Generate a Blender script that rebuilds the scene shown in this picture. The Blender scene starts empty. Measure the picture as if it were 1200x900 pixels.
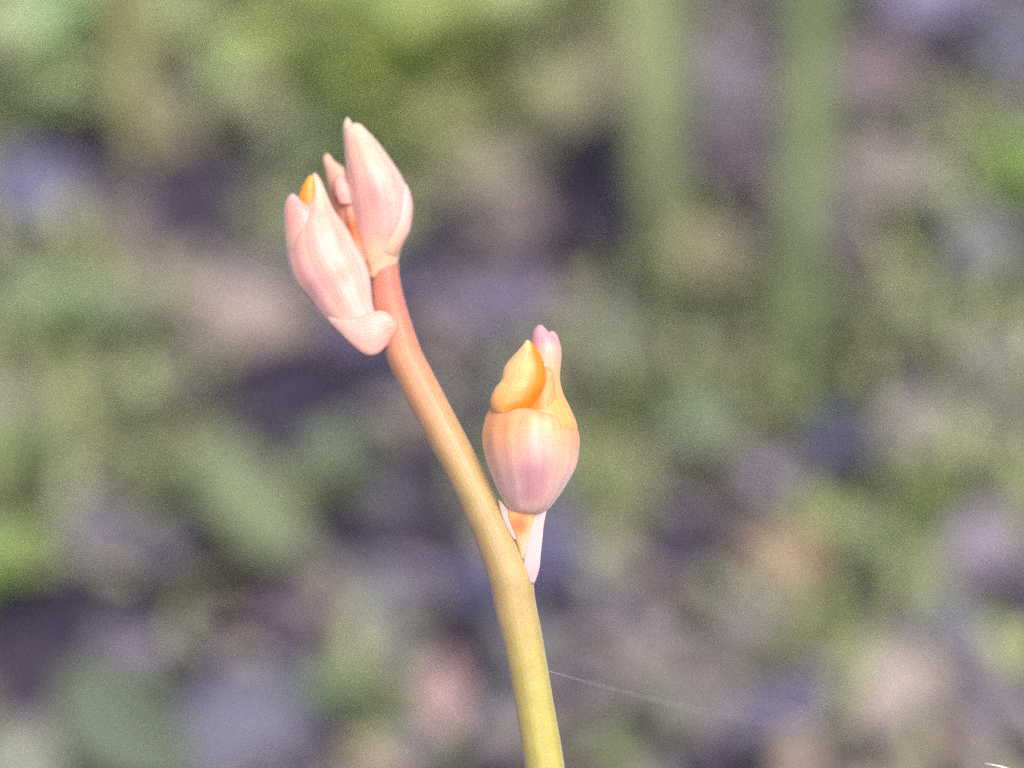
import bpy, bmesh, math, random
import numpy as np
from mathutils import Vector, Matrix, noise

# ------------------------------------------------------------------ camera, world, sun, exposure
scene = bpy.context.scene
R = math.radians
PITCH = R(28.0)          # the camera looks down on the plant
CAM_H = 0.20             # metres above the ground
FOCUS = 0.092            # metres to the plant
HALF_W = 0.030           # half of the frame's width at the plant
S = 2 * HALF_W / 1200.0  # metres for one photograph pixel at the plant

cam_data = bpy.data.cameras.new("camera")
cam = bpy.data.objects.new("camera", cam_data)
scene.collection.objects.link(cam)
cam.location = (0, 0, CAM_H)
cam.rotation_euler = (math.pi / 2 - PITCH, 0, 0)
cam_data.sensor_width = 36.0
cam_data.lens = 18.0 * FOCUS / HALF_W
cam_data.clip_start = 0.005
cam_data.clip_end = 500.0
cam_data.dof.use_dof = True
cam_data.dof.focus_distance = FOCUS - 0.001
cam_data.dof.aperture_fstop = 10.4
cam_data.dof.aperture_blades = 0
scene.camera = cam

SUN_DIR = Vector((0.30, -0.50, 0.80)).normalized()
world = bpy.data.worlds.new("World")
scene.world = world
world.use_nodes = True
wn = world.node_tree.nodes
bg = wn["Background"]
sky = wn.new("ShaderNodeTexSky")
sky.sky_type = 'NISHITA'
sky.sun_disc = False
sky.sun_elevation = math.asin(SUN_DIR.z)
sky.sun_rotation = math.atan2(SUN_DIR.x, SUN_DIR.y)
sky.dust_density = 3.0
sky.air_density = 0.8
world.node_tree.links.new(sky.outputs[0], bg.inputs[0])
bg.inputs[1].default_value = 0.09

sun_data = bpy.data.lights.new("sun", 'SUN')
sun_data.energy = 1.5
sun_data.angle = R(35)
sun_data.color = (1.0, 0.94, 0.86)
sun = bpy.data.objects.new("sun", sun_data)
scene.collection.objects.link(sun)
sun.rotation_euler = SUN_DIR.to_track_quat('Z', 'Y').to_euler()

vs = scene.view_settings
vs.view_transform = 'Standard'
vs.look = 'None'
vs.exposure = 1.36
vs.gamma = 1.0
vs.use_curve_mapping = False
scene.cycles.use_denoising = False
scene.cycles.use_adaptive_sampling = False

# ------------------------------------------------------------------ helpers
random.seed(7)
rng = np.random.default_rng(7)
FWD = Vector((0, math.cos(PITCH), -math.sin(PITCH)))
UP = Vector((0, math.sin(PITCH), math.cos(PITCH)))
RIGHT = Vector((1, 0, 0))
CAM = Vector((0, 0, CAM_H))


def lin(c):
    """sRGB 0..255 to linear"""
    out = []
    for v in c[:3]:
        v = v / 255.0
        out.append(v / 12.92 if v <= 0.04045 else ((v + 0.055) / 1.055) ** 2.4)
    return tuple(out)


PITS = []   # hollows of bare soil: x, y, radius x, radius y, depth


def ground_h(x, y):
    """height of the uneven forest floor"""
    a = 0.006 * math.sin(9 * x + 1.3) * math.cos(8 * y + 0.4) + 0.004 * math.sin(21 * x - 13 * y)
    b = 0.009 * noise.noise(Vector((x * 12, y * 12, 3.1))) + 0.004 * noise.noise(Vector((x * 40, y * 40, 7.7)))
    k = 1.0 if abs(x) < 3 and -2 < y < 4 else 0.0
    for (qx, qy, rx, ry, dp) in PITS:
        e = ((x - qx) / rx) ** 2 + ((y - qy) / ry) ** 2
        if e < 6:
            a -= dp * math.exp(-e * e)
    # the floor climbs to a bank behind the plant, and sinks a little where the soil is bare
    return (a + b) * k + 0.20 * (1 + math.tanh((y - 0.9) / 0.5))


def ground_at(px, py):
    """the spot of the floor that the photograph shows at a pixel, and how far away it is"""
    d = FWD + RIGHT * ((px - 600) * S / FOCUS) + UP * ((450 - py) * S / FOCUS)
    t = 0.12
    while t < 3:
        p = CAM + d * t
        if p.z <= ground_h(p.x, p.y):
            break
        t += 0.002
    return Vector((p.x, p.y, ground_h(p.x, p.y))), t


def tag(o, label=None, cat=None, group=None, kind=None):
    if label: o['label'] = label
    if cat: o['category'] = cat
    if group: o['group'] = group
    if kind: o['kind'] = kind
    return o


def link(name, mesh, mat=None, parent=None):
    o = bpy.data.objects.new(name, mesh)
    scene.collection.objects.link(o)
    if mesh is not None and mat is not None and not mesh.materials:
        mesh.materials.append(mat)
    if parent is not None:
        o.parent = parent
    return o


def mesh_from(name, verts, faces, cols=None, uvs=None, smooth=True):
    me = bpy.data.meshes.new(name)
    me.from_pydata([tuple(v) for v in verts], [], faces)
    if cols is not None:
        at = me.color_attributes.new("Col", 'FLOAT_COLOR', 'POINT')
        at.data.foreach_set("color", np.array([(*c, 1.0) for c in cols], dtype=np.float32).ravel())
    if uvs is not None:
        lay = me.uv_layers.new(name="UVMap")
        idx = np.zeros(len(me.loops), dtype=np.int32)
        me.loops.foreach_get("vertex_index", idx)
        lay.data.foreach_set("uv", np.array(uvs, dtype=np.float32)[idx].ravel())
    if smooth:
        me.polygons.foreach_set("use_smooth", [True] * len(me.polygons))
    me.update()
    return me


def catmull(rows, n):
    """n samples of a Catmull-Rom curve through rows (arrays)"""
    P = np.array(rows, dtype=float)
    P = np.vstack([2 * P[0] - P[1], P, 2 * P[-1] - P[-2]])
    m = len(rows) - 1
    out = []
    for i in range(n):
        t = i / (n - 1) * m
        k = min(int(t), m - 1)
        f = t - k
        p0, p1, p2, p3 = P[k:k + 4]
        out.append(0.5 * ((2 * p1) + (-p0 + p2) * f + (2 * p0 - 5 * p1 + 4 * p2 - p3) * f * f
                          + (-p0 + 3 * p1 - 3 * p2 + p3) * f ** 3))
    return np.array(out)


# ------------------------------------------------------------------ materials
def new_mat(name):
    m = bpy.data.materials.new(name)
    m.use_nodes = True
    return m, m.node_tree.nodes, m.node_tree.links, m.node_tree.nodes["Principled BSDF"]


def ramp(nodes, pts):
    r = nodes.new("ShaderNodeValToRGB")
    el = r.color_ramp.elements
    while len(el) < len(pts):
        el.new(0.5)
    for e, (p, c) in zip(el, pts):
        e.position = p
        e.color = (*c, 1)
    return r


def flesh_material(name, sss, rough, vein, sheen, transl=0.0):
    """waxy, slightly translucent plant flesh; pigment and painted pale rims come from the mesh, veins run along it"""
    m, n, l, b = new_mat(name)
    at = n.new("ShaderNodeAttribute"); at.attribute_name = "Col"
    uv = n.new("ShaderNodeTexCoord")
    mp = n.new("ShaderNodeMapping"); mp.inputs['Scale'].default_value = (38, 1.8, 1)
    l.new(uv.outputs['UV'], mp.inputs[0])
    nz = n.new("ShaderNodeTexNoise"); nz.inputs['Scale'].default_value = 1.0; nz.inputs['Detail'].default_value = 3
    l.new(mp.outputs[0], nz.inputs['Vector'])
    mp2 = n.new("ShaderNodeMapping"); mp2.inputs['Scale'].default_value = (900, 900, 900)
    l.new(uv.outputs['Object'], mp2.inputs[0])
    n2 = n.new("ShaderNodeTexNoise"); n2.inputs['Scale'].default_value = 1.0; n2.inputs['Detail'].default_value = 4
    l.new(mp2.outputs[0], n2.inputs['Vector'])
    rv = ramp(n, [(0.3, (1 - vein,) * 3), (0.62, (1.0, 1.0, 1.0))])
    rv.color_ramp.elements[0].color = (1 - vein, 1 - vein * 1.55, 1 - vein * 1.1, 1)
    l.new(nz.outputs[0], rv.inputs[0])
    r2 = ramp(n, [(0.3, (0.93, 0.92, 0.92)), (0.7, (1.03, 1.03, 1.03))])
    l.new(n2.outputs[0], r2.inputs[0])
    mx = n.new("ShaderNodeMix"); mx.data_type = 'RGBA'; mx.blend_type = 'MULTIPLY'; mx.inputs[0].default_value = 1
    l.new(at.outputs['Color'], mx.inputs[6]); l.new(rv.outputs[0], mx.inputs[7])
    m2 = n.new("ShaderNodeMix"); m2.data_type = 'RGBA'; m2.blend_type = 'MULTIPLY'; m2.inputs[0].default_value = 1
    l.new(mx.outputs[2], m2.inputs[6]); l.new(r2.outputs[0], m2.inputs[7])
    l.new(m2.outputs[2], b.inputs['Base Color'])
    b.inputs['Roughness'].default_value = rough
    b.inputs['Subsurface Weight'].default_value = sss
    b.inputs['Subsurface Radius'].default_value = (1.0, 0.75, 0.6)
    b.inputs['Subsurface Scale'].default_value = 0.0008
    b.inputs['Sheen Weight'].default_value = sheen
    b.inputs['Sheen Roughness'].default_value = 0.35
    b.inputs['Specular IOR Level'].default_value = 0.5
    bp = n.new("ShaderNodeBump"); bp.inputs['Strength'].default_value = 0.15; bp.inputs['Distance'].default_value = 0.0001
    ad = n.new("ShaderNodeMath"); ad.operation = 'ADD'
    l.new(nz.outputs[0], ad.inputs[0]); l.new(n2.outputs[0], ad.inputs[1])
    l.new(ad.outputs[0], bp.inputs['Height']); l.new(bp.outputs[0], b.inputs['Normal'])
    if transl:
        tr = n.new("ShaderNodeBsdfTranslucent")
        l.new(m2.outputs[2], tr.inputs['Color'])
        ms = n.new("ShaderNodeMixShader"); ms.inputs[0].default_value = transl
        l.new(b.outputs[0], ms.inputs[1]); l.new(tr.outputs[0], ms.inputs[2])
        l.new(ms.outputs[0], n["Material Output"].inputs[0])
    return m


M_PETAL = flesh_material("bud_flesh", 0.6, 0.42, 0.12, 0.4)
M_THIN = flesh_material("thin_petal", 0.0, 0.4, 0.06, 0.2, 0.3)
M_STEM = flesh_material("stem_flesh", 0.9, 0.5, 0.04, 0.5)


def object_colour_material(name, scale, contrast, rough, transl=0.0, bump=0.0006):
    """a leaf or stone tinted by its own colour, mottled by noise"""
    m, n, l, b = new_mat(name)
    oi = n.new("ShaderNodeObjectInfo")
    tc = n.new("ShaderNodeTexCoord")
    mp = n.new("ShaderNodeMapping"); mp.inputs['Scale'].default_value = (scale,) * 3
    l.new(tc.outputs['Object'], mp.inputs[0])
    nz = n.new("ShaderNodeTexNoise"); nz.inputs['Scale'].default_value = 1; nz.inputs['Detail'].default_value = 5
    nz.noise_dimensions = '4D'
    l.new(mp.outputs[0], nz.inputs['Vector'])
    sc = n.new("ShaderNodeMath"); sc.operation = 'MULTIPLY'; sc.inputs[1].default_value = 37.0
    l.new(oi.outputs['Random'], sc.inputs[0]); l.new(sc.outputs[0], nz.inputs['W'])
    rp = ramp(n, [(0.3, (1 - contrast,) * 3), (0.7, (1 + contrast * 0.5,) * 3)])
    l.new(nz.outputs[0], rp.inputs[0])
    mx = n.new("ShaderNodeMix"); mx.data_type = 'RGBA'; mx.blend_type = 'MULTIPLY'; mx.inputs[0].default_value = 1
    l.new(oi.outputs['Color'], mx.inputs[6]); l.new(rp.outputs[0], mx.inputs[7])
    l.new(mx.outputs[2], b.inputs['Base Color'])
    b.inputs['Roughness'].default_value = rough
    bp = n.new("ShaderNodeBump"); bp.inputs['Strength'].default_value = 0.5; bp.inputs['Distance'].default_value = bump
    l.new(nz.outputs[0], bp.inputs['Height']); l.new(bp.outputs[0], b.inputs['Normal'])
    if transl > 0:
        tr = n.new("ShaderNodeBsdfTranslucent")
        l.new(mx.outputs[2], tr.inputs['Color'])
        ms = n.new("ShaderNodeMixShader"); ms.inputs[0].default_value = transl
        l.new(b.outputs[0], ms.inputs[1]); l.new(tr.outputs[0], ms.inputs[2])
        l.new(ms.outputs[0], n["Material Output"].inputs[0])
    return m


M_LEAF = object_colour_material("green_leaf", 90, 0.3, 0.32, 0.35)
M_LEAF.node_tree.nodes["Principled BSDF"].inputs["Specular IOR Level"].default_value = 0.8
M_DEAD = object_colour_material("dead_leaf", 70, 0.4, 0.7, 0.12)
M_STONE = object_colour_material("stone", 60, 0.35, 0.8)
M_BLADE = object_colour_material("blade", 26, 0.4, 0.55, 0.35)
M_TWIG = object_colour_material("twig", 120, 0.4, 0.8)


def attr_material(name, rough, transl):
    m, n, l, b = new_mat(name)
    at = n.new("ShaderNodeAttribute"); at.attribute_name = "Col"
    l.new(at.outputs['Color'], b.inputs['Base Color'])
    b.inputs['Roughness'].default_value = rough
    tr = n.new("ShaderNodeBsdfTranslucent")
    l.new(at.outputs['Color'], tr.inputs['Color'])
    ms = n.new("ShaderNodeMixShader"); ms.inputs[0].default_value = transl
    l.new(b.outputs[0], ms.inputs[1]); l.new(tr.outputs[0], ms.inputs[2])
    l.new(ms.outputs[0], n["Material Output"].inputs[0])
    return m


M_MOSS = attr_material("moss", 0.65, 0.25)
M_LITTER = attr_material("litter", 0.8, 0.1)

m, n, l, b = new_mat("soil")
tc = n.new("ShaderNodeTexCoord")
nz = n.new("ShaderNodeTexNoise"); nz.inputs['Scale'].default_value = 18; nz.inputs['Detail'].default_value = 8
nz.inputs['Roughness'].default_value = 0.65
l.new(tc.outputs['Object'], nz.inputs['Vector'])
rp = ramp(n, [(0.30, (0.009, 0.006, 0.018)), (0.48, (0.026, 0.018, 0.042)), (0.60, (0.060, 0.047, 0.074)), (0.75, (0.12, 0.105, 0.11))])
l.new(nz.outputs[0], rp.inputs[0]); l.new(rp.outputs[0], b.inputs['Base Color'])
b.inputs['Roughness'].default_value = 0.9
nb = n.new("ShaderNodeTexNoise"); nb.inputs['Scale'].default_value = 220; nb.inputs['Detail'].default_value = 6
l.new(tc.outputs['Object'], nb.inputs['Vector'])
bp = n.new("ShaderNodeBump"); bp.inputs['Distance'].default_value = 0.004
l.new(nb.outputs[0], bp.inputs['Height']); l.new(bp.outputs[0], b.inputs['Normal'])
M_SOIL = m

m, n, l, b = new_mat("silk")
b.inputs['Base Color'].default_value = (0.85, 0.86, 0.9, 1)
b.inputs['Roughness'].default_value = 0.25
M_SILK = m

# ------------------------------------------------------------------ what grows and lies where: (photo x, y, radius) seen on the floor
MOSSY = [(40, 60, 130), (330, 40, 150), (480, 70, 170), (600, 20, 120), (540, 130, 110), (60, 380, 90), (330, 250, 60),
         (40, 640, 80), (120, 520, 120), (200, 560, 110), (400, 570, 70), (300, 600, 80), (155, 850, 75), (420, 840, 70),
         (710, 500, 120), (720, 600, 80), (1020, 640, 90), (1070, 590, 80), (1180, 220, 80), (1100, 390, 110), (760, 250, 90),
         (930, 430, 90), (930, 780, 70), (1170, 560, 80), (450, 150, 120), (350, 140, 100), (160, 90, 80), (1060, 720, 60), (620, 560, 60), (560, 600, 60)]
BARE = [(230, 250, 65), (350, 480, 75), (670, 240, 75), (40, 790, 85), (240, 655, 60), (470, 590, 70), (830, 650, 70),
        (520, 720, 80), (970, 540, 60), (850, 180, 60), (650, 45, 45), (250, 50, 50), (900, 860, 60), (1130, 70, 60), (230, 890, 70),
        (480, 400, 90), (560, 330, 60), (90, 210, 60), (410, 640, 60), (1100, 350, 40), (760, 320, 40)]


def world_patches(lst):
    out = []
    for (px, py, r) in lst:
        c, t = ground_at(px, py)
        e, _ = ground_at(px + r, py)
        f, _ = ground_at(px, py - r)
        g, _ = ground_at(px, py + r)
        out.append((c.x, c.y, abs(e.x - c.x), max((f.y - g.y) / 2, 0.005)))
    return np.array(out)


MOSSW, BAREW = world_patches(MOSSY), world_patches(BARE)
HOLLOWS = [(352, 487, 64), (38, 785, 68), (470, 592, 50), (230, 255, 60), (675, 245, 55), (240, 660, 45), (235, 895, 60), (835, 650, 50), (525, 735, 50), (850, 185, 45), (970, 545, 45)]
HOLLOWS = [(a_, b_ + 30, r_) for a_, b_, r_ in HOLLOWS]   # seen at a slant: the rim hides the near side
PITW = world_patches(HOLLOWS)
PITS.extend([(qx, qy, rx * 1.1, ry, 0.02) for qx, qy, rx, ry in PITW])

# ------------------------------------------------------------------ ground
def axis(lo, hi, step, far):
    a = list(np.arange(lo, hi + 1e-6, step))
    s, v = step, hi
    out = []
    while v < far:
        s *= 1.5; v += s; out.append(v)
    s, v = step, lo
    pre = []
    while v > -far:
        s *= 1.5; v -= s; pre.append(v)
    return pre[::-1] + a + out


xs = axis(-0.6, 0.6, 0.007, 120)
ys = axis(-0.1, 1.2, 0.007, 120)
verts = [(x, y, ground_h(x, y)) for y in ys for x in xs]
W_ = len(xs)
faces = [(j * W_ + i, j * W_ + i + 1, (j + 1) * W_ + i + 1, (j + 1) * W_ + i) for j in range(len(ys) - 1) for i in range(W_ - 1)]
tag(link("ground", mesh_from("ground", verts, faces), M_SOIL), "dark violet-brown forest soil under moss and litter", "ground", kind="structure")



def field(P, x, y):
    d = ((x[:, None] - P[None, :, 0]) / P[None, :, 2]) ** 2 + ((y[:, None] - P[None, :, 1]) / P[None, :, 3]) ** 2
    return np.exp(-d * 0.9).max(axis=1)


def flakes(name, count, size, cols, keep, lift, flat):
    """many small bent leaf faces over the floor, one mesh"""
    x = rng.uniform(-0.6, 0.6, count); y = rng.uniform(0.08, 1.25, count)
    k = keep(x, y) > rng.uniform(0, 1, count)
    x, y = x[k], y[k]
    N = len(x)
    z = np.array([ground_h(a, b_) for a, b_ in zip(x, y)])
    yaw = rng.uniform(0, 2 * math.pi, N)
    pit = rng.uniform(flat[0], flat[1], N)
    L = size * rng.uniform(0.6, 1.5, N); Wd = L * rng.uniform(0.3, 0.55, N)
    dx, dy = np.cos(yaw), np.sin(yaw)
    c, s = np.cos(pit), np.sin(pit)
    base = np.stack([x, y, z + lift * rng.uniform(0, 1, N)], 1)
    fw = np.stack([dx * c, dy * c, s], 1)
    sd = np.stack([-dy, dx, np.zeros(N)], 1)
    up = np.cross(fw, sd) * -1
    z1 = np.array([0, 0, 1])
    def at(t, w, h):
        return base + fw * (L * t)[:, None] + sd * (Wd * w)[:, None] + z1 * (L * h)[:, None]
    v = np.stack([base, at(0.3, 0.46, 0.10), at(0.68, 0.38, 0.14), at(1.0, 0.0, 0.05), at(0.68, -0.38, 0.14), at(0.3, -0.46, 0.10)], 1).reshape(-1, 3)
    fi = np.arange(N) * 6
    f = np.concatenate([np.stack([fi, fi + 1, fi + 5], 1), np.stack([fi + 1, fi + 2, fi + 5], 1), np.stack([fi + 2, fi + 4, fi + 5], 1), np.stack([fi + 2, fi + 3, fi + 4], 1)]).tolist()
    ca = np.array([lin(q) for q in cols])
    w = rng.integers(0, len(ca), N)
    col = ca[w] * rng.uniform(0.7, 1.25, N)[:, None]
    return mesh_from(name, v, f, np.repeat(col, 6, 0), smooth=False)


tag(link("moss", flakes("moss", 130000, 0.0085, [(148, 158, 104), (164, 174, 114), (130, 142, 94), (178, 184, 142), (150, 152, 120)],
                        lambda x, y: np.clip(0.07 + 0.9 * field(MOSSW, x, y) - 0.75 * field(BAREW, x, y) - 0.9 * field(PITW, x, y), 0.002, 1), 0.006, (0.1, 1.2)), M_MOSS),
    "soft green moss and ground cover spread over the soil", "moss", kind="stuff")
tag(link("litter", flakes("litter", 62000, 0.011, [(138, 128, 114), (154, 144, 124), (122, 118, 122), (128, 114, 128), (146, 128, 116), (118, 116, 108), (156, 152, 128), (136, 124, 146), (150, 140, 156), (126, 118, 138)],
                          lambda x, y: np.clip(0.55 - 0.35 * field(MOSSW, x, y) - 0.35 * field(BAREW, x, y) - 0.6 * field(PITW, x, y), 0.008, 1), 0.004, (-0.1, 0.5)), M_LITTER),
    "crumbled grey, tan and violet leaf litter over the soil", "leaf litter", kind="stuff")


# ------------------------------------------------------------------ leaves, stones, blades
def leaf_mesh(name, fold=0.2, curl=0.3, tip=0.85, wav=0.0, seed=0):
    """unit leaf along +X, 1 long, 1 wide at most"""
    rr = random.Random(seed)
    nu, nv = 12, 6
    v, f, uv = [], [], []
    for i in range(nu + 1):
        u = i / nu
        w = 0.5 * (math.sin(math.pi * u ** tip)) ** 0.75 + 0.004
        for j in range(nv + 1):
            q = j / nv * 2 - 1
            zz = fold * abs(q) * w + curl * (u * (1 - u)) * 0.6 - curl * 0.25 * u * u + wav * math.sin(7 * u + 2.0 * q + seed) * 0.08
            v.append((u, q * w * (1 + 0.05 * rr.uniform(-1, 1) * (abs(q) == 1)), zz))
            uv.append((q, u))
    for i in range(nu):
        for j in range(nv):
            a = i * (nv + 1) + j
            f.append((a, a + nv + 1, a + nv + 2, a + 1))
    return mesh_from(name, v, f, uvs=uv)


GREEN_MESH = [leaf_mesh("leaf_a", 0.25, 0.35, 0.85, 0.3, 1), leaf_mesh("leaf_b", 0.2, 0.5, 0.8, 0.5, 2), leaf_mesh("leaf_c", 0.35, 0.25, 0.95, 0.2, 3)]
DEAD_MESH = [leaf_mesh("dead_a", 0.3, -0.4, 0.9, 1.2, 4), leaf_mesh("dead_b", 0.15, 0.5, 0.85, 1.6, 5), leaf_mesh("dead_c", 0.4, 0.6, 1.0, 1.0, 6)]
for me in GREEN_MESH: me.materials.append(M_LEAF)
for me in DEAD_MESH: me.materials.append(M_DEAD)


def px_size(px, py):
    """metres for a photo pixel at the floor spot seen there"""
    return S * ground_at(px, py)[1] / FOCUS


def colour(o, c, k=1.0, jit=0.06):
    q = [max(0.004, v * k * random.uniform(1 - jit, 1 + jit)) for v in lin(c)]
    o.color = (*q, 1)


DEAD_KINDS = {
    'tan': ("tan dead leaf lying on the dark forest soil", "tan dead leaves"),
    'buff': ("pale buff dead leaf resting on the moss", "pale buff dead leaves"),
    'pink': ("pinkish brown dead leaf curled on the soil", "pinkish dead leaves"),
    'violet': ("violet-grey weathered dead leaf on the soil", "violet-grey dead leaves"),
    'slate': ("dark slate-grey rotting leaf flat on the soil", "dark grey dead leaves"),
}


def fallen_leaf(p, size, width, c, kind, yaw=None, tilt=0.3, z=0.004):
    o = link("fallen_leaf", random.choice(DEAD_MESH))
    yaw = random.uniform(0, 6.28) if yaw is None else yaw
    # turned about its own long axis and propped up on the litter towards the open
    rot = Matrix.Rotation(tilt, 4, 'X') @ Matrix.Rotation(yaw, 4, 'Z') @ Matrix.Rotation(random.uniform(-0.2, 0.2), 4, 'X')
    off = rot @ Vector((-0.5 * size, 0, 0))
    lift = z + 0.5 * max(size, width) * abs(math.sin(tilt)) * 0.6
    o.matrix_world = Matrix.Translation(p + off + Vector((0, 0, lift))) @ rot @ Matrix.Diagonal((size, width, min(size, width), 1))
    colour(o, c)
    lab, grp = DEAD_KINDS[kind]
    tag(o, lab, "leaf", grp)
    return o


def tube(pts, radii, nphi=8):
    v, f = [], []
    pts = [Vector(p) for p in pts]
    for i, p in enumerate(pts):
        t = (pts[min(i + 1, len(pts) - 1)] - pts[max(i - 1, 0)]).normalized()
        a = t.cross(Vector((0.31, 0.87, 0.38))).normalized()
        b_ = t.cross(a)
        for j in range(nphi):
            w = 2 * math.pi * j / nphi
            v.append(p + (a * math.cos(w) + b_ * math.sin(w)) * radii[i])
    for i in range(len(pts) - 1):
        for j in range(nphi):
            k = (j + 1) % nphi
            f.append((i * nphi + j, i * nphi + k, (i + 1) * nphi + k, (i + 1) * nphi + j))
    f.append(tuple(range(nphi))[::-1]); f.append(tuple((len(pts) - 1) * nphi + j for j in range(nphi)))
    return v, f


STALK_MESH = mesh_from("seedling_stem", *tube([(0, 0, -0.15), (0.03, 0, 0.3), (0.02, 0.03, 0.7), (0, 0, 1)], [0.05, 0.045, 0.04, 0.03]))
STALK_MESH.materials.append(M_LEAF)


def seedling(p, spread, c, nleaf, label, group, height=None, k=1.0):
    """a low plant: a short stem with a rosette of broad leaves"""
    root = link("seedling", None)
    root.location = p
    h = height or spread * 0.6
    st = link("stem", STALK_MESH, None, root)
    st.scale = (h, h, h); colour(st, c, 0.7)
    a0 = random.uniform(0, 6.28)
    for i in range(nleaf + 3):
        lf = link("leaf", random.choice(GREEN_MESH), None, root)
        yaw = a0 + i * 2.399 + random.uniform(-0.2, 0.2)
        up = random.uniform(0.05, 0.85)
        L = spread * random.uniform(0.85, 1.15)
        lf.location = (0, 0, h * (0.75 + 0.25 * i / max(1, nleaf - 1)))
        lf.rotation_euler = (random.uniform(-0.15, 0.15), -up, yaw)
        lf.scale = (L, L * random.uniform(0.6, 0.75), L)
        colour(lf, tuple(q + 10 for q in c), k, 0.14)
    tag(root, label, "plant", group)
    return root


def stone(p, rx, ry, rz, c, label):
    bm = bmesh.new()
    bmesh.ops.create_icosphere(bm, subdivisions=3, radius=1)
    sd = random.uniform(0, 50)
    for v in bm.verts:
        v.co *= 1 + 0.22 * noise.noise(v.co * 1.3 + Vector((sd, 0, 0))) + 0.06 * noise.noise(v.co * 4 + Vector((0, sd, 0)))
    me = bpy.data.meshes.new("stone"); bm.to_mesh(me); bm.free()
    me.polygons.foreach_set("use_smooth", [True] * len(me.polygons))
    o = link("stone", me, M_STONE)
    o.location = p + Vector((0, 0, rz * 0.45)); o.scale = (rx, ry, rz); o.rotation_euler = (0, 0, random.uniform(0, 3))
    colour(o, c)
    tag(o, label, "stone", "stones half sunk in the soil")
    return o


# seedlings: photo x, y, reach in photo pixels, colour, leaves, label, group
SEED = [
    (40, 100, 105, (184, 200, 152), 6, "pale green rosette seedling next to the withered strap leaf"),
    (330, 90, 90, (182, 196, 120), 5, "yellow-green seedling in the mossy patch"),
    (470, 100, 120, (174, 192, 110), 6, "yellow-green seedling in the mossy patch"),
    (590, 60, 95, (186, 198, 128), 5, "yellow-green seedling in the mossy patch"),
    (410, 30, 90, (174, 192, 108), 5, "yellow-green seedling in the mossy patch"),
    (60, 390, 75, (152, 168, 116), 5, "soft grey-green seedling among litter"),
    (150, 400, 70, (146, 152, 120), 5, "soft grey-green seedling among litter"),
    (15, 690, 85, (158, 182, 100), 5, "bright lime seedling, the most vivid of the low plants"),
    (400, 590, 70, (124, 134, 98), 5, "soft grey-green seedling among litter"),
    (415, 850, 75, (118, 132, 92), 5, "soft grey-green seedling among litter"),
    (720, 620, 70, (126, 134, 86), 5, "soft grey-green seedling among litter"),
    (1040, 680, 75, (150, 162, 112), 5, "pale green seedling beside a pinkish dead leaf"),
    (1185, 220, 65, (160, 180, 96), 5, "yellow-green seedling in the mossy patch"),
    (820, 545, 70, (144, 148, 120), 5, "soft grey-green seedling among litter"),
    (1080, 270, 70, (160, 166, 146), 5, "soft grey-green seedling among litter"),
    (930, 800, 60, (96, 104, 42), 5, "dark olive seedling below a pinkish dead leaf"),
    (745, 490, 60, (104, 122, 66), 5, "soft green seedling near the tall blades"),
    (1070, 610, 60, (126, 142, 78), 4, "soft green seedling near the tall blades"),
    (40, 570, 70, (104, 118, 70), 5, "soft green seedling near the tall blades"),
    (200, 590, 60, (110, 120, 82), 4, "soft grey-green seedling among litter"),
    (780, 350, 55, (138, 146, 104), 5, "soft green seedling near the tall blades"),
    (925, 500, 60, (132, 146, 94), 5, "soft green seedling near the tall blades"),
    (375, 200, 65, (170, 178, 156), 5, "pale grey-green seedling behind the topmost orchid bud"),
    (470, 175, 70, (164, 178, 112), 5, "yellow-green seedling in the mossy patch"),
    (415, 150, 75, (170, 184, 116), 5, "yellow-green seedling in the mossy patch"),
    (330, 165, 65, (166, 176, 132), 5, "yellow-green seedling in the mossy patch"),
    (520, 190, 60, (160, 172, 112), 5, "yellow-green seedling in the mossy patch"),
    (50, 160, 70, (176, 190, 146), 5, "yellow-green seedling in the mossy patch"),
    (120, 145, 60, (172, 182, 128), 5, "yellow-green seedling in the mossy patch"),
    (210, 60, 70, (176, 186, 132), 5, "yellow-green seedling in the mossy patch"),
    (280, 130, 70, (170, 180, 130), 5, "yellow-green seedling in the mossy patch"),
    (385, 120, 80, (168, 184, 116), 5, "yellow-green seedling in the mossy patch"),
    (520, 40, 80, (182, 196, 122), 5, "yellow-green seedling in the mossy patch"),
    (560, 140, 75, (156, 170, 104), 5, "yellow-green seedling in the mossy patch"),
    (690, 20, 70, (170, 180, 124), 5, "yellow-green seedling in the mossy patch"),
    (110, 30, 80, (180, 194, 140), 5, "yellow-green seedling in the mossy patch"),
    (30, 10, 90, (184, 200, 150), 5, "pale green rosette seedling beside the withered strap leaf"),
    (340, 20, 80, (180, 194, 118), 5, "yellow-green seedling in the mossy patch"),
    (1000, 400, 60, (116, 124, 92), 5, "soft grey-green seedling among litter"),
]
for (px, py, r, c, nl, lab) in SEED:
    p, _ = ground_at(px, py + 0.35 * r)
    seedling(p, r * px_size(px, py), c, nl, lab, "low green plants on the forest floor")

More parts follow.
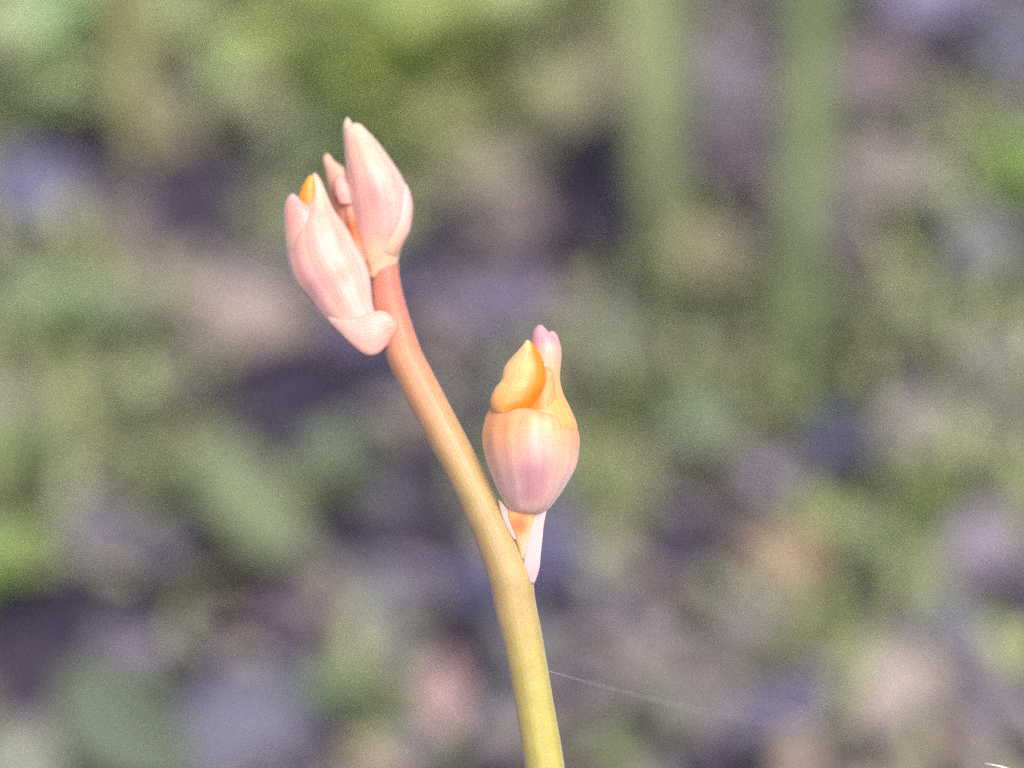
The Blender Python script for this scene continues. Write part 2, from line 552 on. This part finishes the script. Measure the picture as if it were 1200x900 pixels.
# single large green leaves rising from the floor on a petiole: photo x, y, length, width, yaw in the view, colour
def big_leaf(px, py, L, Wd, ang, c, label, tilt=0.75):
    """a broad leaf on its petiole; ang is its direction seen from the front, tilt its lean"""
    s = px_size(px, py)
    p, _ = ground_at(px, py)
    root = link("broad_leaf_plant", None); root.location = p
    rot = Matrix.Rotation(tilt, 4, 'X') @ Matrix.Rotation(ang, 4, 'Z')
    tip0 = rot @ Vector((-0.5 * L * s, 0, 0))
    hgt = abs(tip0.z) + 0.012
    lf = link("leaf", GREEN_MESH[0], None, root)
    lf.matrix_local = Matrix.Translation(Vector((tip0.x, tip0.y, tip0.z + hgt))) @ rot @ Matrix.Diagonal((L * s, Wd * s, Wd * s, 1))
    colour(lf, c)
    v, f = tube([(0, 0, -0.004), (tip0.x * 0.4, tip0.y * 0.4, hgt * 0.3), (tip0.x, tip0.y, tip0.z + hgt)], [0.0012, 0.001, 0.0008])
    st = link("petiole", mesh_from("petiole", v, f), M_LEAF, root); colour(st, c, 0.7)
    tag(root, label, "plant", "broad leaves on petioles")


big_leaf(305, 690, 190, 85, R(-48), (126, 136, 96), "grey-green broad leaf slanting over a dark soil hollow")
big_leaf(165, 960, 200, 115, R(-38), (100, 112, 86), "large mid-green broad leaf with arched edge beside lilac stones", 0.9)
big_leaf(45, 985, 130, 80, R(-40), (150, 158, 138), "pale grey-green broad leaf below a black soil hollow", 0.6)

# dead leaves placed one by one: photo x, y, length px, width px, colour, kind
DEAD = [
    (300, 415, 140, 110, (164, 148, 138), 'tan'), (570, 235, 150, 110, (164, 150, 130), 'buff'), (820, 335, 115, 95, (172, 160, 126), 'buff'),
    (660, 150, 130, 90, (168, 164, 126), 'buff'), (1085, 535, 115, 85, (162, 152, 152), 'tan'), (930, 705, 115, 100, (166, 134, 118), 'pink'),
    (520, 850, 112, 56, (178, 152, 144), 'pink'), (1060, 850, 150, 110, (170, 158, 148), 'tan'), (1030, 255, 140, 90, (146, 128, 126), 'pink'),
    (1010, 120, 130, 90, (142, 122, 130), 'pink'), (870, 775, 110, 80, (134, 118, 120), 'pink'), (700, 690, 100, 80, (140, 132, 112), 'tan'),
    (720, 430, 90, 70, (128, 128, 112), 'buff'), (130, 660, 110, 80, (112, 106, 116), 'violet'), (150, 320, 120, 70, (128, 114, 108), 'pink'),
    (195, 190, 90, 80, (146, 136, 112), 'buff'), (370, 180, 110, 70, (150, 154, 136), 'buff'), (410, 420, 80, 70, (116, 100, 134), 'violet'),
    (600, 400, 130, 90, (116, 106, 130), 'violet'), (600, 290, 90, 70, (138, 122, 122), 'pink'), (690, 300, 110, 80, (104, 92, 114), 'violet'),
    (830, 110, 100, 100, (130, 120, 128), 'violet'), (850, 220, 90, 90, (116, 98, 112), 'violet'), (1160, 690, 140, 110, (146, 128, 150), 'violet'),
    (1100, 20, 170, 90, (140, 134, 166), 'violet'), (660, 690, 110, 90, (98, 92, 130), 'violet'), (980, 560, 100, 80, (92, 90, 116), 'slate'),
    (430, 640, 120, 90, (98, 98, 112), 'slate'), (620, 800, 120, 80, (112, 110, 112), 'slate'), (760, 830, 130, 90, (124, 118, 112), 'tan'),
    (920, 870, 110, 70, (100, 100, 124), 'slate'), (1150, 830, 110, 90, (112, 104, 112), 'violet'), (1160, 470, 120, 90, (132, 124, 124), 'tan'),
    (1150, 330, 120, 80, (118, 120, 130), 'slate'), (440, 740, 120, 80, (108, 108, 118), 'slate'), (560, 720, 100, 70, (90, 86, 118), 'slate'),
    (1000, 320, 90, 70, (120, 104, 124), 'violet'), (1120, 770, 110, 80, (136, 136, 146), 'violet'), (800, 870, 110, 80, (122, 124, 112), 'tan'),
    (380, 820, 70, 60, (116, 92, 116), 'violet'), (330, 760, 90, 60, (112, 92, 110), 'violet'), (230, 720, 100, 70, (108, 110, 92), 'tan'),
]
OWN_LABEL = {
    (570, 235): "broad buff dead leaf between the topmost bud and the dark violet hollow",
    (820, 335): "yellowish buff dead leaf between the two tall green strap leaves",
    (660, 150): "pale yellowish dead leaf beside the wide yellow-green strap leaf",
    (300, 415): "wide tan dead leaf just above the darkest soil hollow",
    (520, 850): "rosy upright oval dead leaf beside the lower orchid stem",
    (930, 705): "brick-pink dead leaf next to the dark olive seedling",
    (1085, 535): "pale pinkish-grey dead leaf beside dark slate litter",
    (1060, 850): "large pale tan dead leaf beyond the silk thread",
    (1100, 20): "lavender-grey dead leaf on top of the bank",
    (1160, 690): "mauve dead leaf beyond the pale green seedling",
    (195, 190): "straw-coloured dead leaf at the foot of the withered strap leaf",
    (600, 400): "violet dead leaf between the orchid's bent stem and its orange bud",
}
for (px, py, L, Wd, c, kd) in DEAD:
    p, _ = ground_at(px, py); s = px_size(px, py)
    lf = fallen_leaf(p, L * s * 1.0, Wd * s * 0.95, c, kd, yaw=1.5 if px == 520 else random.choice([0.2, 0.5, -0.3, -0.6, 2.8, 3.4]) + random.uniform(-0.2, 0.2), tilt=random.uniform(0.25, 0.5))
    if (px, py) in OWN_LABEL:
        lf['label'] = OWN_LABEL[(px, py)]

# smaller dead leaves strewn in between
spots = 0
while spots < 170:
    x, y = random.uniform(-0.42, 0.42), random.uniform(0.18, 1.15)
    if field(BAREW, np.array([x]), np.array([y]))[0] > 0.45 or abs(x) > 0.08 + 0.42 * y:
        continue
    kd = random.choice(['tan', 'buff', 'pink', 'violet', 'slate'])
    c = {'tan': (142, 130, 116), 'buff': (154, 148, 126), 'pink': (142, 120, 116), 'violet': (112, 102, 122), 'slate': (88, 86, 100)}[kd]
    L = random.uniform(0.010, 0.024)
    fallen_leaf(Vector((x, y, ground_h(x, y))), L, L * random.uniform(0.45, 0.75), c, kd, tilt=random.uniform(-0.1, 0.4))
    spots += 1

# stones
for (px, py, rx, ry, c, lab) in [
    (40, 240, 85, 50, (108, 104, 130), "rounded violet-grey stone under the pale green rosette"),
    (295, 865, 120, 66, (110, 104, 126), "large lilac-grey stone beside the mid-green broad leaf"),
    (195, 640, 45, 30, (104, 102, 118), "small slate stone near the bright lime seedling"),
    (850, 130, 40, 30, (122, 118, 126), "small grey stone between the two tall green blades"),
    (1180, 60, 60, 35, (112, 112, 134), "blue-grey stone at the edge of a dark hollow"),
]:
    p, _ = ground_at(px, py); s = px_size(px, py)
    stone(p, rx * s, ry * s * 1.2, ry * s * 0.7, c, lab)


# tall strap-like green blades and an olive stalk standing behind
def blade(px, py, top, width, c, lean, label, name="tall_blade", mat=None):
    """an upright strap leaf: rooted at the floor spot, folded along its midrib"""
    p, _ = ground_at(px, py)
    s = px_size(px, py)
    h = (py - top) * s / math.cos(PITCH)
    w = width * s
    v, f = [], []
    nu = 18
    for i in range(nu + 1):
        u = i / nu
        ww = w * 0.5 * min(1.0, 0.45 + 1.6 * u) * (0.75 + 0.35 * math.sin(math.pi * min(1, u * 1.1))) * (1 if u < 0.7 else max(0.04, 1 - ((u - 0.7) / 0.3) ** 2))
        cx = lean * h * u * u; cy = 0.30 * h * u
        for q, dz in ((-1, 0.0), (-0.5, 0.18), (0, 0.3), (0.5, 0.18), (1, 0.0)):
            v.append((cx + q * ww, cy + dz * ww, u * h - 0.004))
    n5 = len(v)
    v += [(a, b_ + 0.0009, c_) for a, b_, c_ in v]
    for i in range(nu):
        for j in range(4):
            a = i * 5 + j
            f.append((a, a + 1, a + 6, a + 5)); f.append((n5 + a, n5 + a + 5, n5 + a + 6, n5 + a + 1))
        for j in (0, 4):
            a = i * 5 + j
            f.append((a, a + 5, n5 + a + 5, n5 + a))
    o = link(name, mesh_from(name, v, f), M_BLADE)
    o.location = p; colour(o, c, 1, 0)
    tag(o, label, "blade")
    return o


blade(775, 345, -330, 74, (160, 171, 121), -0.07, "wide yellow-green strap leaf rising behind the orange bud")
blade(935, 495, -420, 54, (131, 147, 101), 0.03, "mid-green strap leaf standing alone beside violet litter")
blade(165, 215, -200, 44, (168, 164, 112), -0.05, "olive-tan withered strap leaf behind the stones", "withered_blade")


# ------------------------------------------------------------------ the flowering plant
def make_frame(rx, ry, rdz):
    """local image-plane frame round photo point (rx, ry), rdz photo pixels nearer than the focus plane"""
    depth = FOCUS - rdz * S
    k = depth / FOCUS
    o = CAM + FWD * depth + RIGHT * ((rx - 600) * S * k) + UP * ((450 - ry) * S * k)

    def W(x, y, dz=0.0):
        return o + RIGHT * ((x - rx) * S * k) + UP * ((ry - y) * S * k) - FWD * (dz * S * k)
    return W


def loft(name, rows, W, colf, parent, mat=M_PETAL, depth=0.7, dz=0.0, nu=44, nphi=36, rib=0.0, ribn=9, rough=0.03, seed=0, edge=0.0):
    """a rounded body between two outlines: rows of (left x, y, right x, y[, dz]) from base to tip"""
    rr = [tuple(r) + (0.0,) * (5 - len(r)) for r in rows]
    C = catmull(rr, nu)
    v, f, cols, uvs = [], [], [], []
    for i, (xl, yl, xr, yr, dd) in enumerate(C):
        u = i / (nu - 1)
        cx, cy = (xl + xr) / 2, (yl + yr) / 2
        hx, hy = (xr - xl) / 2, (yr - yl) / 2
        hw = math.hypot(hx, hy)
        for j in range(nphi):
            ph = 2 * math.pi * j / nphi
            s_, c_ = math.sin(ph), math.cos(ph)
            q = 1 + rib * math.cos(ribn * ph) * math.sin(math.pi * u)
            nn = noise.noise(Vector((s_ * 1.6 + seed * 3.7, c_ * 1.6, u * 3.5 + seed)))
            n3 = noise.noise(Vector((s_ * 4 + seed * 1.7, c_ * 4, u * 9 + seed)))
            q += rough * (1.4 * nn + 0.6 * n3)
            zz = dd + dz + hw * depth * c_ * q
            v.append(W(cx + hx * s_ * q, cy + hy * s_ * q, zz))
            cc = lin(colf(u, s_, c_, cx + hx * s_, cy + hy * s_)); cols.append((cc[0] * 0.90, cc[1] * 0.79, cc[2] * 0.735))
            uvs.append((j / nphi, u))
    for i in range(nu - 1):
        for j in range(nphi):
            k = (j + 1) % nphi
            f.append((i * nphi + j, i * nphi + k, (i + 1) * nphi + k, (i + 1) * nphi + j))
    f.append(tuple(range(nphi))[::-1]); f.append(tuple((nu - 1) * nphi + j for j in range(nphi)))
    me = mesh_from(name, v, f, cols, uvs)
    o = link(name, me, mat)
    if parent is not None:
        o.parent = parent
    return o


def mixc(a, b_, t):
    t = max(0.0, min(1.0, t))
    return tuple(a[i] * (1 - t) + b_[i] * t for i in range(3))


def smooth(a, b_, x):
    t = max(0.0, min(1.0, (x - a) / (b_ - a)))
    return t * t * (3 - 2 * t)


plant = link("orchid", None)
tag(plant, "pale leafless orchid stem in sharp focus with three peach-pink buds", "orchid")

# --- stem
W0 = make_frame(600, 450, 0)
SP = [(446, 300, 15.5, -75), (447, 320, 16, -68), (449, 340, 18, -60), (454, 360, 19, -52), (461, 382, 19, -44), (467, 402, 20, -38), (473, 420, 21, -32), (483.5, 440, 21.4, -27), (494, 460, 21.6, -22),
      (504.6, 480, 21.6, -18), (515.3, 500, 21.6, -14), (526, 520, 21.5, -10), (537, 540, 21, -7), (547.5, 560, 20.7, -4), (557, 580, 20.6, -2), (565.5, 600, 20.6, 0), (574.5, 620, 21, 0), (582.8, 640, 22.2, 0),
      (591, 660, 23.4, 0), (599, 682, 25.2, 0), (602, 700, 24.4, 0), (605.8, 720, 24, 0), (610, 740, 23.6, 0), (618, 780, 22.7, 0), (625, 820, 22.6, 0), (631.8, 860, 23, 0), (638, 900, 23.2, 0), (646, 960, 23.5, 0), (653, 1020, 23.5, 0), (659, 1080, 23.5, 0)]
st_pts = [(W0(x, y, z), r * S) for (x, y, r, z) in SP]
lo, _ = st_pts[-1]
base = Vector((0.012, 0.052, ground_h(0.012, 0.052) - 0.006))
d_end = (lo - st_pts[-2][0]).normalized()
for t in (0.03, 0.07, 0.13, 0.21, 0.32, 0.46, 0.62, 0.8, 1.0):
    h1 = lo + d_end * 0.03 * t
    p = lo * (1 - t) ** 3 + (lo + d_end * 0.035) * 3 * t * (1 - t) ** 2 + (base + Vector((0, 0, 0.05))) * 3 * t * t * (1 - t) + base * t ** 3
    st_pts.append((p, (23.5 + 7 * t) * S))
arr = catmull([(*p, r) for p, r in st_pts], 150)
v, f, cols, uvs = [], [], [], []
NP = 28
for i, (x, y, z, r) in enumerate(arr):
    p = Vector((x, y, z))
    a, b_ = arr[max(i - 1, 0)], arr[min(i + 1, len(arr) - 1)]
    t = Vector(b_[:3]) - Vector(a[:3]); t.normalize()
    side = t.cross(FWD).normalized(); nrm = side.cross(t).normalized()
    # photo height decides the pigment: salmon near the tip, ochre in the middle, yellow below
    rel = p - CAM
    py = 450 - rel.dot(UP) / rel.dot(FWD) * FOCUS / S
    for j in range(NP):
        w = 2 * math.pi * j / NP
        q = 1 + 0.018 * math.cos(7 * w + 3 * i / 150) + 0.02 * noise.noise(Vector((math.cos(w), math.sin(w), i * 0.12)))
        v.append(p + (side * math.sin(w) + nrm * math.cos(w)) * (r * q))
        c = mixc((236, 140, 116), (228, 168, 124), smooth(330, 470, py))
        c = mixc(c, (212, 182, 124), smooth(440, 580, py))
        c = mixc(c, (210, 198, 110), smooth(640, 860, py))
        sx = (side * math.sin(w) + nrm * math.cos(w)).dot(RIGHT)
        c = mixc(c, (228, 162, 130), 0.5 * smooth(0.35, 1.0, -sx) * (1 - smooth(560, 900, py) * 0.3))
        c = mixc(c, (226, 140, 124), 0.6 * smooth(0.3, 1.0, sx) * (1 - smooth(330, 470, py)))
        cols.append(tuple(q_ * 0.74 for q_ in lin(c))); uvs.append((j / NP, i / 40))
for i in range(len(arr) - 1):
    for j in range(NP):
        k = (j + 1) % NP
        f.append((i * NP + j, i * NP + k, (i + 1) * NP + k, (i + 1) * NP + j))
f.append(tuple(range(NP))); f.append(tuple((len(arr) - 1) * NP + j for j in range(NP))[::-1])
link("stem", mesh_from("stem", v, f, cols, uvs), M_STEM, plant)

# --- the single bud on the lower side branch
PEACH = (236, 190, 168); PINK = (232, 176, 172); LILAC = (226, 196, 206); CREAM = (242, 214, 186)
ORANGE = (250, 158, 44); DEEP = (255, 138, 16); WHITE = (240, 226, 226); AMBER = (248, 180, 96)

W1 = make_frame(622, 520, 6)


def cup_col(u, s_, c_, x, y):
    c = mixc((234, 202, 196), (250, 184, 132), smooth(566, 486, y))
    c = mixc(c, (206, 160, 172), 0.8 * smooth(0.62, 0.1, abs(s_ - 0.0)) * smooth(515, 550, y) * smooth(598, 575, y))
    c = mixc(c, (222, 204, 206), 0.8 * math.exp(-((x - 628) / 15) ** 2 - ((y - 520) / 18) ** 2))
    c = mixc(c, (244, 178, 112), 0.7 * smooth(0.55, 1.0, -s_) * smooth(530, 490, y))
    return mixc(c, (244, 232, 226), 0.7 * smooth(0.75, 1.0, abs(s_)) * smooth(520, 560, y))  # pale rim light painted into the lower flanks of the cup


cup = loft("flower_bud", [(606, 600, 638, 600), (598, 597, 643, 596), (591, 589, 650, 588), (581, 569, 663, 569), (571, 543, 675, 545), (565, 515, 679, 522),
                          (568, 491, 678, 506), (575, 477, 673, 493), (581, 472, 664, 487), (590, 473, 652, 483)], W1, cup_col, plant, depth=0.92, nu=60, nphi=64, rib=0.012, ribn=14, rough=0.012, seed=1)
cup['label'] = "round bud with orange folded top on the lower side branch"


def rsep(u, s_, c_, x, y):
    c = mixc((255, 182, 108), (248, 198, 170), smooth(470, 420, y))
    c = mixc(c, (236, 172, 182), smooth(420, 395, y))
    return mixc(c, (250, 206, 140), 0.5 * smooth(0.5, 1, s_) * smooth(420, 470, y))


loft("sepal", [(590, 505, 676, 508), (596, 490, 676, 498), (602, 475, 669, 480), (609, 460, 661, 463), (615, 445, 656.5, 446), (619, 430, 657, 429), (621, 411, 658, 409),
               (623, 398, 652, 397), (625, 389, 644, 390), (627.5, 384, 639, 384.5), (631, 381, 635, 381)], W1, rsep, cup, depth=1.0, dz=3, seed=2, rough=0.02)


def lsep(u, s_, c_, x, y):
    c = mixc((255, 196, 122), (255, 206, 146), smooth(470, 420, y))
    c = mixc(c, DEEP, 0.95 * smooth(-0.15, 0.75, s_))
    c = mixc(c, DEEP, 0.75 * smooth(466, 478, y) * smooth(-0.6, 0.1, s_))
    return c


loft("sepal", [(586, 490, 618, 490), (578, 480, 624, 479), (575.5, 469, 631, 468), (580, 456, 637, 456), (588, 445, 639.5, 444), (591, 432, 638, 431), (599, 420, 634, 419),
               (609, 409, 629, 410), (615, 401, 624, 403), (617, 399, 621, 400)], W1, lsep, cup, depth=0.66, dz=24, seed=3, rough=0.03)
loft("sepal", [(634, 430, 657, 430), (634, 410, 658, 410), (637, 398, 655, 397), (641, 391, 652, 391), (645, 388, 649, 388)], W1, rsep, cup, depth=0.7, dz=-3, seed=22, rough=0.02)
loft("petal", [(608, 480, 660, 486), (618, 465, 652, 466), (628, 450, 650, 450), (632, 438, 648, 438), (635, 430, 643, 430)],
     W1, lambda u, s_, c_, x, y: mixc((240, 140, 40), (244, 170, 110), smooth(-0.2, 0.7, s_)), cup, depth=0.7, dz=20, seed=4)
# pedicel and the papery bract round it
loft("pedicel", [(600, 586, 636, 588), (594, 600, 630, 600), (597, 612, 627, 612), (602, 625, 624, 625), (607, 640, 622, 640), (611, 655, 620, 655)], W1,
     lambda u, s_, c_, x, y: mixc(mixc((250, 216, 150), (250, 214, 176), smooth(600, 640, y)), (255, 146, 92), math.exp(-((x - 610) / 10) ** 2 - ((y - 614) / 12) ** 2)), cup, depth=0.5, dz=1, seed=5)
loft("bract", [(624, 586, 644, 588), (624, 594, 641, 596), (623, 600, 640, 600), (621, 616, 637, 616), (617, 634, 635.5, 634), (615, 650, 633.5, 650), (614, 664, 632.5, 663), (615, 674, 630, 673), (618, 682, 626, 683)], W1,
     lambda u, s_, c_, x, y: mixc((250, 234, 236), (248, 218, 228), smooth(640, 680, y)), cup, depth=0.2, dz=4, seed=6, mat=M_THIN)
loft("bract", [(584, 585, 589, 589), (585, 592, 596, 597), (588, 604, 600, 606), (594, 618, 604, 618), (602, 632, 608, 632)], W1,
     lambda u, s_, c_, x, y: (248, 232, 230), cup, depth=0.3, dz=2, seed=7, mat=M_THIN)

# --- the outer bud of the tip
W2 = make_frame(395, 300, -50)


def lb_col(u, s_, c_, x, y):
    c = mixc((232, 194, 184), (236, 188, 176), smooth(380, 280, y))
    c = mixc(c, (226, 180, 186), 0.7 * math.exp(-((x - 375) / 26) ** 2 - ((y - 340) / 20) ** 2))
    c = mixc(c, (244, 198, 172), 0.8 * smooth(270, 225, y))
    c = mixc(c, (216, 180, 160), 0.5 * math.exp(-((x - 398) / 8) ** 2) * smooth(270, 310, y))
    c = mixc(c, (246, 232, 228), 0.5 * smooth(0.8, 1.0, abs(s_)))  # rim light painted as a whitish edge on both flanks
    return c


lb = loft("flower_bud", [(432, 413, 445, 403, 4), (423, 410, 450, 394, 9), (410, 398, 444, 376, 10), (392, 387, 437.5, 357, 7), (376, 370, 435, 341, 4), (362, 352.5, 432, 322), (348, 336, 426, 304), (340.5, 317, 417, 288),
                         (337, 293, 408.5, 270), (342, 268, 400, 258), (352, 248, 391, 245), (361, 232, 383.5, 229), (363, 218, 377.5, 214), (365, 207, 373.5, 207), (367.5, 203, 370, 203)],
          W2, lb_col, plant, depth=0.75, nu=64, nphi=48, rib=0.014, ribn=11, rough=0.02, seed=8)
lb['label'] = "outer pink bud leaning out from the tip, orange petal between its sepals"


def ls_col(u, s_, c_, x, y):
    c = mixc((238, 194, 176), (236, 178, 172), smooth(300, 250, y))
    return mixc(c, (246, 226, 220), 0.7 * smooth(0.8, 1, -s_) + 0.5 * smooth(240, 228, y))  # left flank carries painted rim light; tip paler too


loft("sepal", [(366, 358, 400, 340), (350, 338, 398, 318), (340, 317, 396, 300), (335.5, 291, 390, 280), (333.5, 265, 382, 262), (333.5, 246, 374, 248), (336.5, 234, 364, 240), (340, 229, 354, 234), (343, 227, 347, 229)],
     W2, ls_col, lb, depth=0.8, dz=1, seed=9, rough=0.02)
loft("petal", [(350, 268, 376, 268), (350, 248, 373, 248), (351, 234, 371, 234), (354.5, 221, 370, 221), (359, 212, 369, 212), (363, 206, 367, 207)],
     W2, lambda u, s_, c_, x, y: mixc(DEEP, (255, 168, 50), smooth(250, 215, y)), lb, depth=0.6, dz=5, seed=10)
loft("bract", [(386, 372, 388, 378, -4), (398, 374, 401, 391, 0), (410, 375, 415, 405, 2), (423, 373, 430, 416, 2), (436, 368, 443, 416, 1), (449, 365, 455, 406), (459, 369, 463, 397), (466, 377, 468, 389), (468.5, 382, 469, 385)], W2,
     lambda u, s_, c_, x, y: mixc((232, 192, 182), (234, 160, 138), smooth(0.5, 0.9, u)), lb, depth=0.3, dz=25, seed=11, rough=0.02)

# --- the bud at the very tip
W3 = make_frame(445, 230, -70)


def tb_col(u, s_, c_, x, y):
    c = mixc((238, 208, 176), (236, 188, 180), smooth(300, 265, y))
    c = mixc(c, (214, 154, 150), 0.7 * math.exp(-((x - 448) / 16) ** 2 - ((y - 235) / 18) ** 2))  # darker pink patch paints the shading at mid-bud
    c = mixc(c, (244, 198, 176), smooth(225, 180, y))
    c = mixc(c, (250, 222, 204), 0.7 * smooth(172, 146, y))
    return mixc(c, (248, 232, 226), 0.6 * smooth(0.75, 1.0, abs(s_)))  # whitish rim light painted along both sides


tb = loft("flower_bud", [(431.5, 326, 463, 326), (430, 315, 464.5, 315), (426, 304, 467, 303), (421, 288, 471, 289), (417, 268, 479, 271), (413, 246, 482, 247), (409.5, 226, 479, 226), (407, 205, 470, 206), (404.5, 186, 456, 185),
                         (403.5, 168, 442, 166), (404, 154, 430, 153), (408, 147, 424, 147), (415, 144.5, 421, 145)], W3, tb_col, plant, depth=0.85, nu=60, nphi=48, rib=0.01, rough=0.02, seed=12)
tb['label'] = "pointed pink bud topping the stem"
loft("sepal", [(410, 200, 430, 200), (403.5, 175, 424, 175), (402, 155, 418, 155), (402.5, 145, 412.5, 145), (405, 138.5, 409, 139), (406, 137, 407.5, 137)], W3,
     lambda u, s_, c_, x, y: mixc((248, 208, 188), (252, 226, 206), smooth(165, 142, y)), tb, depth=0.5, dz=-4, seed=13, mat=M_THIN)
loft("sepal", [(440, 314, 460, 312, -14), (440, 304, 467, 300, -5), (445, 290, 473, 287), (450, 270, 481, 271), (456, 252, 484, 250), (461, 238, 484, 240), (467, 227, 482, 229), (472, 219, 479, 221), (475, 216, 477, 217)], W3,
     lambda u, s_, c_, x, y: mixc((236, 204, 178), (234, 194, 190), smooth(295, 250, y)), tb, depth=0.9, dz=8, seed=14, rough=0.01)
loft("sepal", [(404, 290, 432, 285), (396, 262, 424, 258), (388, 236, 420, 233), (383, 213, 413, 212), (380.5, 198, 406, 198), (378, 188, 392, 188), (378.5, 182, 387, 182), (380.5, 179, 384, 179)], W3,
     lambda u, s_, c_, x, y: mixc((232, 170, 150), (248, 214, 190), smooth(230, 190, y)), tb, depth=0.6, dz=-8, seed=15, mat=M_THIN)
loft("petal", [(398, 240, 414, 240), (393, 228, 413, 228), (391.5, 218, 410, 218), (393.5, 210, 405, 210), (397, 206, 401, 206)], W3,
     lambda u, s_, c_, x, y: (248, 206, 200), tb, depth=0.7, dz=5, seed=16, mat=M_THIN)
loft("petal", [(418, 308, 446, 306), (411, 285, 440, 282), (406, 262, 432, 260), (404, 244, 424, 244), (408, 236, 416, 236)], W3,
     lambda u, s_, c_, x, y: mixc((236, 184, 164), (206, 138, 88), math.exp(-((y - 268) / 15) ** 2)), tb, depth=0.7, dz=0, seed=17)  # filler body; its brown band paints the shade in the hollow between buds

# ------------------------------------------------------------------ spider silk from the stem to a dry grass tip further off
a = W0(642, 786, 0)
g2, _ = ground_at(1330, 760)
end = g2 + Vector((0, 0, 0.05))
q1 = CAM + (FWD + RIGHT * ((930 - 600) * S / FOCUS) + UP * ((450 - 851) * S / FOCUS)) * (FOCUS + 0.016)
pts = []
for i in range(40):
    t = i / 39
    if t < 0.5:
        k = t / 0.5
        p = a.lerp(q1, k); p.z -= 0.0004 * math.sin(math.pi * k)
    else:
        k = (t - 0.5) / 0.5
        p = q1.lerp(end, k)
    pts.append(p)
v, f = tube(pts, [0.0000055] * 40, 6)
tag(link("spider_silk", mesh_from("spider_silk", v, f), M_SILK), "faint spider silk thread strung from the orchid stem across the litter", "silk thread")

# dry grass that carries the far end of the silk
def dry_grass(root_p, pts, r, c, label):
    root = Vector(root_p)
    v, f = tube([Vector(p) - root for p in pts], r, 8)
    o = link("dry_grass", mesh_from("dry_grass", v, f), M_TWIG)
    o.location = root; colour(o, c, 1, 0)
    tag(o, label, "grass")
    return o


dry_grass(g2, [g2 - Vector((0, 0, 0.004)), g2 + Vector((0.002, 0, 0.03)), end + Vector((0.0, 0, 0.0)), end + Vector((-0.004, -0.003, 0.02))], [0.0008, 0.0007, 0.0006, 0.0002], (170, 160, 130),
          "dry grass stalk holding the far end of the silk thread")
tipp = W0(1154, 894.5, 0)
tip2 = W0(1172, 898, 0)
gb = Vector((0.034, 0.10, ground_h(0.034, 0.10)))
dry_grass(gb, [gb - Vector((0, 0, 0.004)), gb + Vector((0.001, -0.004, 0.05)), W0(1225, 950, -40), W0(1192, 906, -6), tip2, tipp], [0.0008, 0.0007, 0.0004, 0.00014, 0.00006, 0.00002], (226, 222, 214),
          "whitish dry grass with a bent hair-thin tip")
